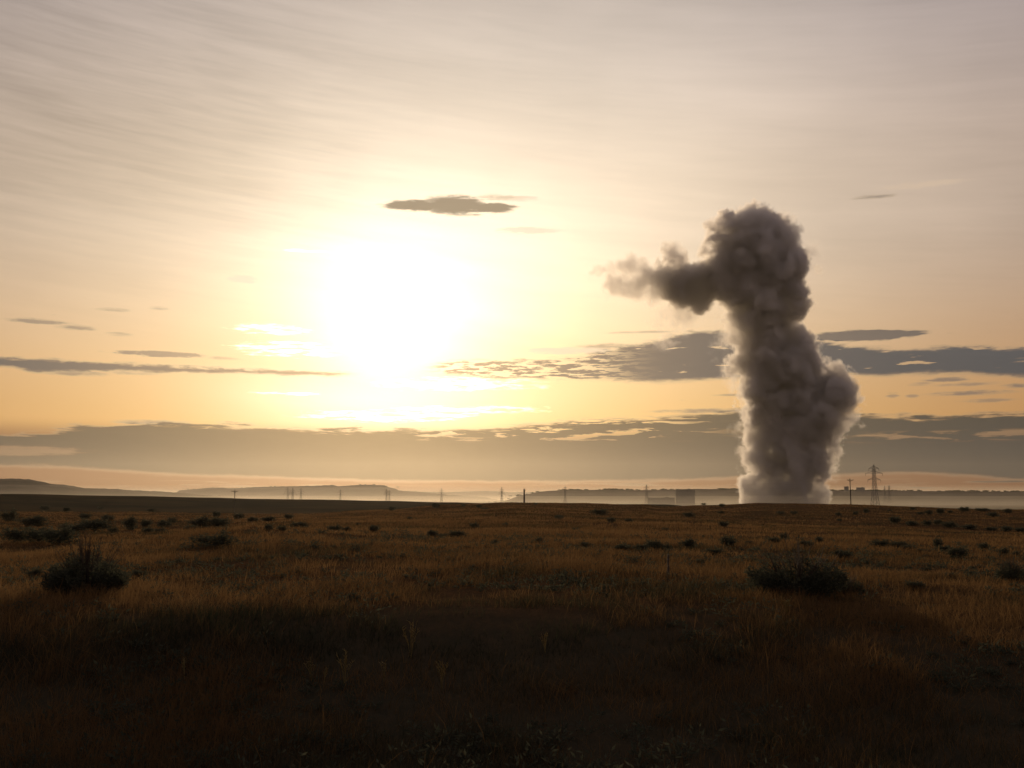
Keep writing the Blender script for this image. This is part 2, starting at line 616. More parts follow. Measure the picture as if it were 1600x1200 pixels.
def on_ground(px, py, rmin=13, rmax=1100):
    """where the ray of photo pixel meets the ground"""
    a, b, c = ray(px, py)
    n = math.hypot(a, b)
    a, b, c = a / n, b / n, c / n
    rs = np.exp(np.linspace(math.log(rmin), math.log(rmax), 1500))
    d = rs * c - height(rs * a, rs * b)
    k = np.argmax(d < 0) if (d < 0).any() else int(np.argmin(d))
    r = rs[k]
    return np.array([r * a, r * b, float(height(r * a, r * b))]), r


rings = np.concatenate([[0.0], np.exp(np.linspace(math.log(1.5), math.log(16000), 430))])
angs = np.concatenate([np.linspace(-180, -40, 36)[:-1], np.linspace(-40, 40, 521)[:-1], np.linspace(40, 180, 36)[:-1]])
RG, AG = np.meshgrid(rings, np.radians(angs), indexing='ij')
GX, GY = RG * np.sin(AG), RG * np.cos(AG)
GZ = height(GX, GY)
nr, na = RG.shape
ii, jj = np.meshgrid(np.arange(1, nr - 1), np.arange(na), indexing='ij')
j2 = (jj + 1) % na
gf = np.stack([ii * na + jj, ii * na + j2, (ii + 1) * na + j2, (ii + 1) * na + jj], -1).reshape(-1, 4)[:, ::-1]
gv = np.stack([GX, GY, GZ], -1).reshape(-1, 3)
cf = np.stack([na + np.arange(na), na + (np.arange(na) + 1) % na, (np.arange(na) + 1) % na, np.arange(na)], -1)[:, ::-1]
gf = np.concatenate([gf, cf])

# dry steppe: straw, rust-brown and olive patches
M_ground, nt = mat_new('ground_mat')
x, y, z = pos3(nt)
r2 = S.m('SQRT', x * x + y * y)
p1 = noise(x * 0.05, y * 0.05, 0.0, 5, 0.6, 0.6)
p2 = noise(x * 0.35, y * 0.25, 2.0, 5, 0.65)
p3 = noise(x * 2.6, y * 1.2, 4.0, 4, 0.7)
pf = noise(x * 0.012, y * 0.02, 6.0, 4, 0.6)
c = mixc(ss(0.38, 0.62, p1 * 0.6 + p2 * 0.4), (0.052, 0.046, 0.027), (0.105, 0.062, 0.030))
c = mixc(ss(0.35, 0.75, p3), c, (0.15, 0.083, 0.036))
c = mixc(ss(0.56, 0.70, p2 * 0.5 + pf * 0.5) * 0.8, c, (0.045, 0.042, 0.024))
c = mixc(ss(25.0, 20.0, r2) * 0.7, c, (0.048, 0.050, 0.034))
c = mixc(ss(450.0, 800.0, r2), c, mixc(ss(0.4, 0.6, pf), (0.075, 0.06, 0.032), (0.05, 0.046, 0.028)))
out(nt, matte(nt, c, (p2 * 0.6 + p3 * 0.4, 0.9, 0.35)))
ground = mesh_np('ground', gv, gf, M_ground, smooth=True)
tag(ground, kind='structure')

# ------------------------------------------------------------------ grass
M_grass, nt = mat_new('grass_mat')
at = nt.nodes.new('ShaderNodeAttribute')
at.attribute_name = 'tone'
tone = S(at.outputs['Fac'])
gc = mixc(ss(0.0, 0.5, tone), (0.040, 0.045, 0.028), (0.157, 0.094, 0.041))
gc = mixc(ss(0.5, 1.0, tone), gc, (0.225, 0.138, 0.060))
df = nt.nodes.new('ShaderNodeBsdfDiffuse')
tr = nt.nodes.new('ShaderNodeBsdfTranslucent')
nt.links.new(gc, df.inputs['Color'])
nt.links.new(gc, tr.inputs['Color'])
mxs = nt.nodes.new('ShaderNodeMixShader')
mxs.inputs[0].default_value = 0.45
nt.links.new(df.outputs[0], mxs.inputs[1])
nt.links.new(tr.outputs[0], mxs.inputs[2])
out(nt, mxs.outputs[0])

NB = 560000
u = rng.random(NB)
br = np.exp(math.log(9.5) + u ** 0.85 * math.log(330 / 9.5))
ba = R(-30) + rng.random(NB) * R(60)
bx, by = br * np.sin(ba), br * np.cos(ba)
# most blades grow in tufts, leaning outwards from the tuft's middle
tuft = (rng.random(NB) < 0.7)
cen = rng.integers(0, NB // 22, NB)
tr_ = rng.random(NB // 22)
tr_ = np.exp(math.log(9.5) + tr_ ** 0.85 * math.log(330 / 9.5))
ta_ = R(-30) + rng.random(NB // 22) * R(60)
ox, oy = rng.normal(0, 0.075, NB) * (1 + br / 60), rng.normal(0, 0.075, NB) * (1 + br / 60)
br = np.where(tuft, tr_[cen], br)
ox, oy = ox * (1 + br / 50), oy * (1 + br / 50)
bx = np.where(tuft, tr_[cen] * np.sin(ta_[cen]) + ox, bx)
by = np.where(tuft, tr_[cen] * np.cos(ta_[cen]) + oy, by)
tvar = rng.random(NB // 22)[cen]
zz0 = np.zeros(NB)
den = fbm(bx / 6, by / 6, zz0, 31, 4) + 0.6 * fbm(bx / 1.3, by / 1.3, zz0, 37, 2)
keep = den + rng.normal(0, 0.25, NB) > -0.22
bx, by, br, den, tuft, ox, oy, tvar = (q[keep] for q in (bx, by, br, den, tuft, ox, oy, tvar))
n = len(bx)
zz0 = np.zeros(n)
bz = height(bx, by)
patch = fbm(bx / 14, by / 9, zz0, 41, 3)
bh = (0.15 + 0.16 * np.clip(den + 0.2, 0, 1) + 0.10 * tvar) * (0.55 + 0.7 * rng.random(n)) * (1 + 0.4 * patch)
tall = rng.random(n) < 0.004
bh[tall] *= 1.7
bw = np.maximum(0.006, br * 0.00050) * (0.6 + 0.9 * rng.random(n))
far = np.clip((br - 60) / 200, 0, 1)
bh *= 1 - 0.25 * far
th = rng.random(n) * 2 * math.pi
lean = rng.normal(0, 0.22, (n, 2)) + np.array([0.08, 0.0])
lean += np.where(tuft[:, None], np.stack([ox, oy], -1) * 3.0 / (1 + br / 50)[:, None], 0)
ux, uy = np.cos(th) * bw / 2, np.sin(th) * bw / 2
base = np.stack([bx, by, bz - 0.03], -1)
side = np.stack([ux, uy, np.zeros(n)], -1)
midp = base + np.stack([lean[:, 0] * bh * 0.35, lean[:, 1] * bh * 0.35, bh * 0.55], -1)
tip = base + np.stack([lean[:, 0] * bh, lean[:, 1] * bh, bh], -1)
V = np.stack([base - side, base + side, midp + side * 0.75, tip + side * 0.15, tip - side * 0.15, midp - side * 0.75], 1).reshape(-1, 3)
k6 = np.arange(n)[:, None] * 6
Fc = np.concatenate([k6 + np.array([[0, 1, 2, 5]]), k6 + np.array([[5, 2, 3, 4]])])
olive = np.clip((0.6 * fbm(bx / 20, by / 12, zz0, 53, 4) + 0.75 * fbm(bx / 4.5, by / 2.6, zz0, 57, 4) + 0.02) * 2.4, -1, 1)
tone_v = np.clip(0.50 + 0.42 * olive + 0.35 * (tvar - 0.5) + rng.normal(0, 0.12, n) + 0.10 * patch, 0, 1)
tone_v = np.where(tall, 0.9, tone_v)
tone_v = np.clip(tone_v - 0.24 * np.clip((23.5 - br) / 3, 0, 1), 0, 1)      # blade tone shifted darker and more olive in the hollow before the camera
grass = mesh_np('grass', V, Fc, M_grass, attr={'tone': np.repeat(tone_v, 6)})
tag(grass, 'dry rust-brown steppe grass covering the dark field', 'grass', kind='stuff')

# low leafy herbs between the grass
def herbs():
    g = np.random.default_rng(77)
    nc, per = 5200, 26
    hr = np.exp(math.log(11) + g.random(nc) * math.log(75 / 11))
    ha = R(-30) + g.random(nc) * R(60)
    hx, hy = hr * np.sin(ha), hr * np.cos(ha)
    k_ = fbm(hx / 5, hy / 3, 0 * hx, 91, 3) + g.normal(0, 0.18, nc) > 0.02
    hx, hy, hr = hx[k_], hy[k_], hr[k_]
    nc = len(hx)
    hh = (0.10 + 0.20 * g.random(nc) ** 2) * (0.8 + 0.5 * g.random(nc))
    hz = height(hx, hy)
    c_ = np.repeat(np.arange(nc), per)
    N_ = len(c_)
    d_ = g.normal(size=(N_, 3)) * np.array([0.55, 0.55, 0.30]) + np.array([0, 0, 0.55])
    P = np.stack([hx[c_], hy[c_], hz[c_]], -1) + d_ * hh[c_][:, None]
    A = d_ * np.array([1, 1, 0.6]) + g.normal(size=(N_, 3)) * 0.35
    A /= np.linalg.norm(A, axis=1)[:, None]
    T = np.cross(A, g.normal(size=(N_, 3)))
    T /= np.linalg.norm(T, axis=1)[:, None]
    ln = (0.05 + 0.05 * g.random(N_))[:, None] * (1 + hr[c_] / 50)[:, None]
    V_ = np.stack([P - A * ln * 0.4, P + T * ln * 0.16, P + A * ln * 0.6, P - T * ln * 0.16], 1).reshape(-1, 3)
    o_ = mesh_np('undergrowth', V_, np.arange(N_)[:, None] * 4 + np.array([[0, 1, 2, 3]]), M_leaf, attr={'tone': np.repeat(g.random(N_) * 0.8, 4)})
    tag(o_, 'low dark leafy weeds growing between the grass', 'undergrowth', kind='stuff')


# ------------------------------------------------------------------ bushes
M_leaf, nt = mat_new('leaf_mat')
at = nt.nodes.new('ShaderNodeAttribute')
at.attribute_name = 'tone'
oi = nt.nodes.new('ShaderNodeObjectInfo')
lc = mixc(S(at.outputs['Fac']), (0.058, 0.066, 0.046), (0.100, 0.104, 0.070))
df = nt.nodes.new('ShaderNodeBsdfDiffuse')
tr = nt.nodes.new('ShaderNodeBsdfTranslucent')
nt.links.new(lc, df.inputs['Color'])
nt.links.new(lc, tr.inputs['Color'])
mxs = nt.nodes.new('ShaderNodeMixShader')
mxs.inputs[0].default_value = 0.35
nt.links.new(df.outputs[0], mxs.inputs[1])
nt.links.new(tr.outputs[0], mxs.inputs[2])
out(nt, mxs.outputs[0])
herbs()
M_twig = plain('twig_mat', (0.05, 0.038, 0.025), (0.09, 0.07, 0.05), 20)
M_wood = plain('weathered_wood_mat', (0.07, 0.055, 0.04), (0.13, 0.105, 0.08), 6)
M_steel = plain('galvanised_steel_mat', (0.12, 0.12, 0.12), (0.22, 0.22, 0.21), 1.5, 0.6, 0.3)
M_iso = plain('porcelain_mat', (0.20, 0.13, 0.09), (0.30, 0.2, 0.15), 8, 0.4)


def foliage_mesh(name, seed, nleaf, shape='dome', leaf=0.05, lobes=9):
    """leaves spread through uneven lobes inside a unit wide, unit high crown standing on z = 0"""
    g = np.random.default_rng(seed)
    L = []
    for i in range(lobes):
        a = g.random() * 2 * math.pi
        q = math.sqrt(g.random()) * 0.34
        if shape == 'low':
            zc_, rz = 0.30 + 0.25 * g.random() * (1 - q), 0.30
        elif shape == 'tall':
            zc_, rz = 0.30 + 0.42 * g.random() * (1 - q), 0.24
        else:
            zc_, rz = 0.34 + 0.30 * g.random() * (1 - 1.4 * q), 0.28
        L.append((q * math.cos(a), q * math.sin(a), zc_, 0.13 + 0.11 * g.random(), rz * (0.75 + 0.4 * g.random())))
    L.append((0, 0, 0.3, 0.30, 0.32))
    L = np.array(L)
    vol = L[:, 3] ** 2 * L[:, 4]
    idx = g.choice(len(L), nleaf, p=vol / vol.sum())
    d = g.normal(size=(nleaf, 3))
    d /= np.linalg.norm(d, axis=1)[:, None]
    rad = g.random(nleaf) ** 0.42
    spike = 1 + 0.30 * np.clip(g.normal(size=nleaf), 0, 2) * (d[:, 2] > 0.2)
    P = L[idx, :3] + d * (rad * spike)[:, None] * L[idx][:, [3, 3, 4]]
    P[:, 2] = np.maximum(P[:, 2], 0.02 + 0.05 * g.random(nleaf))
    ax = g.normal(size=(nleaf, 3)) + d * 0.8 + np.array([0, 0, 0.7])
    ax /= np.linalg.norm(ax, axis=1)[:, None]
    t = np.cross(ax, g.normal(size=(nleaf, 3)))
    t /= np.linalg.norm(t, axis=1)[:, None]
    ln = leaf * (0.6 + 0.9 * g.random(nleaf))[:, None]
    V = np.stack([P - t * ln * 0.28, P + ax * ln * 0.5 + t * ln * 0.05, P + ax * ln + 0 * t, P + t * ln * 0.28], 1).reshape(-1, 3)
    Fq = np.arange(nleaf)[:, None] * 4 + np.array([[0, 3, 2, 1]])
    return mesh_np(name, V, Fq, M_leaf, attr={'tone': np.repeat(g.random(nleaf), 4)}, mesh_only=True)


def sprig_mesh(name, seed, nstem, leaf=0.045):
    """a ragged bush: leaves set along many stems fanning out of the ground, unit wide and unit high"""
    g = np.random.default_rng(seed)
    P, A = [], []
    ph = g.random() * 6
    for i in range(nstem):
        a = g.random() * 2 * math.pi
        if math.sin(a * 3 + ph) + math.sin(a * 5 + 2 * ph) > 0.9 and g.random() < 0.7:
            a += 0.7
        q = math.sqrt(g.random()) * (0.97 + 0.12 * math.sin(a * 2 + ph))
        ln = (0.92 - 0.42 * q ** 1.5) * (0.62 + 0.42 * g.random()) * (1.12 if g.random() < 0.15 else 1)
        tip = np.array([q * 0.47 * math.cos(a), q * 0.47 * math.sin(a), ln])
        ln *= 0.80 + 0.24 * math.sin(a * 2 + ph) * q + 0.12 * math.sin(a * 5)
        tip[2] = ln
        root = tip * np.array([0.55, 0.55, 0]) + np.array([0, 0, 0.0])
        m_ = int(34 + 26 * g.random())
        t = g.random(m_) ** 0.8
        bend = np.array([tip[0], tip[1], 0]) * 0.18
        c_ = root[None] + (tip - root)[None] * t[:, None] + bend[None] * (np.sin(t * math.pi))[:, None]
        c_ += g.normal(size=(m_, 3)) * (0.036 * (1.25 - t))[:, None]
        P.append(c_)
        dv = (tip - root) / np.linalg.norm(tip - root)
        A.append(dv[None] * 0.9 + g.normal(size=(m_, 3)) * 0.5)
    P, A = np.concatenate(P), np.concatenate(A)
    n_ = len(P)
    P[:, 2] = np.maximum(P[:, 2], 0.02)
    A /= np.linalg.norm(A, axis=1)[:, None]
    t = np.cross(A, g.normal(size=(n_, 3)))
    t /= np.linalg.norm(t, axis=1)[:, None]
    ln = leaf * (0.5 + 0.9 * g.random(n_))[:, None]
    V = np.stack([P - t * ln * 0.16, P + A * ln * 0.5 - t * ln * 0.2, P + A * ln, P + A * ln * 0.5 + t * ln * 0.2], 1).reshape(-1, 3)
    return mesh_np(name, V, np.arange(n_)[:, None] * 4 + np.array([[0, 1, 2, 3]]), M_leaf, attr={'tone': np.repeat(g.random(n_), 4)}, mesh_only=True)


def twig_mesh(name, seed, n=34, spread=0.42):
    g = np.random.default_rng(seed)
    m = MB()
    for i in range(n):
        a = g.random() * 2 * math.pi
        q = g.random() * spread
        p0 = np.array([0.05 * math.cos(a), 0.05 * math.sin(a), -0.03])
        p1 = np.array([q * 0.6 * math.cos(a), q * 0.6 * math.sin(a), 0.3 + 0.15 * g.random()])
        p2 = np.array([q * 1.05 * math.cos(a + 0.2), q * 1.05 * math.sin(a + 0.2), 0.62 + 0.45 * g.random() * (1 - q)])
        m.bar(p0, p1, 0.016, 0.010, 5)
        m.bar(p1, p2, 0.010, 0.003, 4)
        for k in range(2):
            t = g.random()
            s0 = p1 + (p2 - p1) * t
            m.bar(s0, s0 + np.array([g.normal() * 0.08, g.normal() * 0.08, 0.12 + 0.08 * g.random()]), 0.005, 0.002, 3)
    return m.mesh(name, M_twig)


SM = [foliage_mesh('bush', 100 + i, 1100, ('dome', 'dome', 'low', 'tall', 'dome', 'low')[i], 0.10, 8) for i in range(6)]

BUSHES = [  # photo column, row of the foot, width and height in photo pixels
    (68, 799, 14, 8), (102, 800, 12, 7), (10, 816, 24, 18), (45, 823, 50, 14), (130, 812, 22, 9), (167, 814, 22, 9), (108, 833, 36, 13), (140, 831, 55, 18), (175, 833, 15, 8), (200, 829, 26, 20),
    (226, 825, 20, 12), (256, 825, 24, 12), (268, 818, 14, 9), (228, 834, 20, 8), (247, 833, 22, 7), (310, 827, 42, 18), (340, 826, 38, 16), (338, 808, 14, 10), (298, 831, 20, 9), (371, 812, 18, 10),
    (330, 858, 64, 22), (235, 800, 16, 5), (155, 796, 12, 4), (395, 816, 20, 8), (20, 850, 40, 22), (55, 850, 50, 22), (84, 853, 52, 28), (418, 816, 28, 8), (450, 811, 18, 7), (420, 830, 16, 10),
    (440, 831, 16, 7), (465, 827, 30, 10), (522, 831, 22, 10), (541, 832, 18, 7), (584, 833, 20, 11), (677, 840, 22, 11), (693, 841, 16, 6), (713, 841, 30, 10), (741, 825, 14, 8), (773, 853, 16, 7),
    (612, 798, 15, 6), (682, 794, 16, 9), (724, 791, 8, 3), (748, 794, 10, 5), (758, 797, 13, 4), (790, 823, 12, 5), (837, 789, 8, 3), (875, 811, 18, 6), (938, 806, 28, 10), (955, 817, 14, 8),
    (983, 816, 12, 5), (843, 850, 20, 8), (915, 857, 20, 8), (978, 862, 36, 9), (1004, 863, 24, 10), (1022, 862, 28, 16), (1042, 862, 18, 10), (1079, 860, 32, 15), (1140, 857, 28, 16), (1174, 852, 18, 5),
    (1118, 868, 34, 8), (1095, 883, 14, 6), (1078, 809, 17, 9), (1128, 803, 14, 4), (1132, 824, 18, 8), (1130, 792, 12, 5), (1100, 789, 8, 3), (1210, 851, 20, 9), (1227, 845, 13, 11), (1246, 856, 14, 4),
    (1262, 858, 26, 11), (1283, 852, 16, 12), (1221, 804, 13, 5), (1241, 804, 12, 5), (1311, 806, 10, 5), (1313, 815, 10, 4), (1338, 805, 10, 5), (1356, 802, 12, 7), (1391, 800, 7, 3), (1427, 797, 9, 3),
    (1440, 804, 10, 4), (1454, 804, 14, 6), (1471, 804, 13, 9), (1487, 802, 10, 4), (1509, 800, 16, 7), (1537, 800, 20, 5), (1555, 808, 16, 7), (1578, 802, 16, 6), (1401, 818, 20, 10), (1430, 822, 24, 7),
    (1451, 822, 16, 8), (1467, 821, 14, 8), (1488, 825, 22, 9), (1520, 828, 28, 7), (1552, 830, 20, 5), (1579, 831, 20, 8), (1380, 859, 30, 14), (1407, 860, 26, 12), (1422, 862, 18, 9), (1357, 859, 12, 4),
    (1445, 866, 24, 5), (1470, 858, 18, 14), (1478, 864, 24, 9), (1499, 875, 28, 16), (1541, 861, 16, 11), (1573, 870, 20, 10), (1320, 876, 34, 13), (1525, 904, 26, 8), (1340, 890, 20, 6), (1432, 924, 30, 10),
    (1598, 832, 16, 7), (1590, 872, 14, 7), (640, 812, 10, 4), (560, 822, 12, 4), (900, 830, 12, 4), (1040, 830, 12, 4), (1180, 880, 16, 5), (50, 905, 30, 9), (215, 905, 28, 8), (1490, 905, 20, 6),
]
BIG = [(125, 930, 150, 66), (1255, 936, 154, 68), (1588, 912, 52, 30), (1192, 925, 38, 24), (1325, 930, 56, 26)]
BIG_LABEL = ['big dark ragged bush at the left, its top breaking into small spikes',
             'largest dark bush at the right, broad with feathery upright twigs',
             'dark rounded bush cut off by the right edge of the photo',
             'smaller loose bush just left of the largest right-hand bush',
             'low loose bush just right of the largest right-hand bush']


def lab_bush(px, py, w, h):
    asp = w / h
    size = 'tiny' if w < 13 else 'small' if w < 20 else 'mid-sized' if w < 32 else 'large'
    form = 'low flat' if asp > 3.4 else 'spreading' if asp > 2.2 else 'rounded' if asp > 1.35 else 'upright'
    row = ('on the ridge crest' if py < 798 else 'on the far slope' if py < 812 else 'in the far field' if py < 829 else 'in the middle field' if py < 846 else 'in the nearer field' if py < 870 else 'in the near grass')
    marks = [(0, 'at the left edge'), (120, 'behind the big left bush'), (230, 'left of the crossarm pole'), (367, 'below the left crossarm pole'), (480, 'below the paired pylons'), (600, 'under the sun'),
             (705, 'left of the centre pole'), (819, 'below the centre pole'), (930, 'right of the centre pole'), (1044, 'in line with the fence post'), (1130, 'left of the steam foot'), (1225, 'below the steam plume'),
             (1310, 'below the right crossarm pole'), (1385, 'below the tall pylon'), (1475, 'right of the tall pylon'), (1590, 'at the right edge')]
    m = min(marks, key=lambda q: abs(q[0] - px))[1]
    return f'{size} {form} bush {row} {m}'


labs = [lab_bush(*b) for b in BUSHES]
ORD = ['leftmost', 'second from left', 'third from left', 'fourth from left', 'fifth from left']
final = []
for i, (b, l) in enumerate(zip(BUSHES, labs)):
    same = sorted([q[0] for q, m in zip(BUSHES, labs) if m == l])
    if len(same) == 1:
        final.append(l)
    elif len(same) == 2:
        final.append(l + (', the left one' if b[0] == same[0] else ', the right one'))
    else:
        final.append(l + ', ' + ORD[same.index(b[0])])
for i, (px, py, w, h) in enumerate(BUSHES):
    p, r = on_ground(px, py)
    o = link(bpy.data.objects.new('bush', SM[i % 6]))
    kx = r / F
    o.location = (p[0], p[1] + w * kx * 0.3, p[2] - 0.02 * h * kx)
    o.location.z = float(height(o.location.x, o.location.y)) - 0.03 * h * kx
    o.scale = (w * kx * 1.08, w * kx * 0.9, h * kx * 1.28 + 0.1)
    o.rotation_euler = (0, 0, 0)
    tag(o, final[i], 'bush', 'bushes scattered over the grass field')
for i, (px, py, w, h) in enumerate(BIG):
    p, r = on_ground(px, py)
    kx = r / F
    e = empty('bush', (p[0], p[1] + 0.3, float(height(p[0], p[1] + 0.3))))
    tag(e, BIG_LABEL[i], 'bush', 'big bushes near the camera')
    fo = link(bpy.data.objects.new('foliage', sprig_mesh('foliage', 300 + i, 230 if i < 2 else 120)), e)
    tw = link(bpy.data.objects.new('branches', twig_mesh('branches', 400 + i, 46)), e)
    s = (w * kx * 0.95, w * kx * 0.85, h * kx * 1.22)
    for q in (fo, tw):
        q.scale = s

# ------------------------------------------------------------------ weeds standing out of the near grass
M_weed, nt = mat_new('weed_mat')
x, y, z = pos3(nt)
wn = noise(x * 30, y * 30, z * 30)
df = nt.nodes.new('ShaderNodeBsdfDiffuse')
tr = nt.nodes.new('ShaderNodeBsdfTranslucent')
wcol = mixc(wn, (0.26, 0.22, 0.10), (0.42, 0.33, 0.15))
nt.links.new(wcol, df.inputs['Color'])
nt.links.new(wcol, tr.inputs['Color'])
mxs = nt.nodes.new('ShaderNodeMixShader')
mxs.inputs[0].default_value = 0.5
nt.links.new(df.outputs[0], mxs.inputs[1])
nt.links.new(tr.outputs[0], mxs.inputs[2])
out(nt, mxs.outputs[0])


def weed(px, py, h, seed, label):
    g = np.random.default_rng(seed)
    p, r = on_ground(px, py)
    e = empty('weed', p)
    tag(e, label, 'weed', 'weeds standing in the near grass')
    H = h * r / F
    st, lf = MB(), MB()
    for i in range(5 + seed % 3):
        a = g.random() * 2 * math.pi
        q = 0.28 * g.random() + 0.04
        top = np.array([q * H * math.cos(a), q * H * math.sin(a), H * (0.7 + 0.35 * g.random())])
        mid_ = top * np.array([0.35, 0.35, 0.55])
        st.bar((0, 0, -0.03), mid_, 0.010, 0.007, 5)
        st.bar(mid_, top, 0.007, 0.003, 4)
        for k in range(12):
            t = g.random()
            s0 = mid_ + (top - mid_) * t
            d = np.array([g.normal() * 0.6, g.normal() * 0.6, 0.9])
            lf.bar(s0, s0 + d * H * 0.085, 0.012, 0.002, 3)
    st.build('stem', M_weed, e)
    lf.build('leaves', M_weed, e)


for a in ((487, 1066, 34, 1, 'fan-shaped pale weed in the dark foreground grass, left of the forked one'), (539, 1076, 52, 2, 'tall forked pale weed in the dark foreground grass'),
          (506, 1072, 26, 3, 'short weed between the fan-shaped and the forked weed'), (642, 1030, 52, 4, 'loose pale weed farther back, at the shadow edge'), (690, 1080, 46, 5, 'upright single weed right of the forked one'),
          (288, 1064, 30, 6, 'slanting weed alone in the dark left foreground'), (852, 1022, 30, 7, 'thin weed near the middle, at the shadow edge'), (1230, 960, 26, 8, 'thin weed in front of the largest right-hand bush'),
          (600, 1066, 30, 9, 'low weed between the forked and the upright weed')):
    weed(*a)

# ------------------------------------------------------------------ fence post
p, r = on_ground(1044, 902)
H = 34 * r / F
e = empty('fence_post', p)
tag(e, 'lone thin wooden fence post standing in the grass right of the centre', 'fence post')
m = MB()
m.bar((0, 0, -0.1), (0.01, 0, H), 0.075, 0.062, 7)
m.build('post', M_wood, e)
m = MB()
m.bar((-0.045, -0.03, H * 0.8), (0.05, -0.035, H * 0.79), 0.012, 0.012, 4)
m.build('wire_staple', M_steel, e)
m = MB()
m.bar((-0.045, -0.03, H * 0.5), (0.05, -0.035, H * 0.49), 0.012, 0.012, 4)
m.build('wire_staple', M_steel, e)


# ------------------------------------------------------------------ utility poles
def pole(px, top_y, dist, label, arm=2.0, rot=0.0, foot=0.3, thick=0.34):
    a, b, c = ray(px, top_y)
    n_ = math.hypot(a, b)
    X, Y, Zt = dist * a / n_, dist * b / n_, dist * c / n_
    Zb = float(height(X, Y)) - foot
    e = empty('utility_pole', (X, Y, Zb), rot)
    tag(e, label, 'utility pole', 'wooden utility poles along the ridge')
    Hh = Zt - Zb
    m = MB()
    m.bar((0, 0, 0), (0, 0, Hh), thick, thick * 0.7, 8)
    m.build('pole', M_wood, e)
    m = MB()
    m.box((0, -thick * 0.45, Hh - 0.45), (arm, 0.14, 0.16))
    m.bar((-arm * 0.3, -thick * 0.4, Hh - 0.5), (0, -thick * 0.4, Hh - 1.1), 0.07)
    m.bar((arm * 0.3, -thick * 0.4, Hh - 0.5), (0, -thick * 0.4, Hh - 1.1), 0.07)
    m.build('crossarm', M_wood, e)
    for s in (-0.46, 0.46, 0.0):
        m = MB()
        zz_ = Hh - 0.36 if s else Hh
        m.bar((s * arm, -thick * 0.45 * (1 if s else 0), zz_ - 0.02), (s * arm, -thick * 0.45 * (1 if s else 0), zz_ + 0.28), 0.14, 0.10, 8)
        m.build('insulator', M_iso, e)


pole(367, 766, 420, 'left wooden pole with a crossarm in front of the olive hill', 2.7, 0.25)
pole(819, 764, 380, 'short dark pole standing alone on the ridge near the centre', 0.9, 1.2, thick=0.75)
pole(1328, 748, 350, 'tall thin pole with a crossarm on the ridge right of the steam', 2.2, 0.1)


# ------------------------------------------------------------------ lattice transmission towers
def tower(px, top_y, dist, H, label, rot, detail=True, style=0, w=0.30):
    a, b, c = ray(px, top_y)
    n_ = math.hypot(a, b)
    X, Y, Zt = dist * a / n_, dist * b / n_, dist * c / n_
    e = empty('transmission_tower', (X, Y, Zt - H), rot)
    tag(e, label, 'pylon', 'steel transmission towers beyond the ridge')
    prof = [(0, 0.085), (0.45, 0.040), (0.66, 0.026), (0.90, 0.022), (1.0, 0.003)]

    def wid(t):
        return np.interp(t, [q[0] for q in prof], [q[1] for q in prof]) * H
    m = MB()
    cs = [(-1, -1), (1, -1), (1, 1), (-1, 1)]
    lv = [0, 0.13, 0.25, 0.36, 0.46, 0.55, 0.63, 0.71, 0.78, 0.85, 0.92, 1.0] if detail else [0, 0.2, 0.4, 0.55, 0.7, 0.85, 1.0]
    for t0, t1 in zip(lv[:-1], lv[1:]):
        w0, w1_ = wid(t0), wid(t1)
        for i in range(4):
            p0 = np.array([cs[i][0] * w0, cs[i][1] * w0, t0 * H])
            p1 = np.array([cs[i][0] * w1_, cs[i][1] * w1_, t1 * H])
            j = (i + 1) % 4
            q0 = np.array([cs[j][0] * w0, cs[j][1] * w0, t0 * H])
            q1 = np.array([cs[j][0] * w1_, cs[j][1] * w1_, t1 * H])
            m.bar(p0, p1, w)
            m.bar(p0, q1, w * 0.6)
            m.bar(q0, p1, w * 0.6)
            m.bar(p1, q1, w * 0.6)
    m.build('lattice_body', M_steel, e)
    arms = ((0.70, 0.20), (0.78, 0.16), (0.87, 0.11)) if style == 0 else ((0.72, 0.13), (0.84, 0.17), (0.93, 0.10))
    for t, l in arms:
        am = MB()
        for s in (-1, 1):
            tipp = np.array([s * l * H, 0, t * H])
            ww = wid(t)
            for cyy in (-1, 1):
                for dz in (0, 0.035):
                    am.bar((s * ww, cyy * ww, (t + dz) * H), tipp, w * 0.8)
            for k in (0.3, 0.6):
                a0 = np.array([s * ww, -ww, t * H]) * (1 - k) + tipp * k
                a1 = np.array([s * ww, ww, (t + 0.035) * H]) * (1 - k) + tipp * k
                am.bar(a0, a1, w * 0.5)
        am.build('crossarm', M_steel, e)
        for s in (-1, 1):
            im = MB()
            im.bar((s * l * H * 0.98, 0, t * H), (s * l * H * 0.98, 0, (t - 0.05) * H), 0.28, 0.28, 6)
            im.build('insulator', M_iso, e)


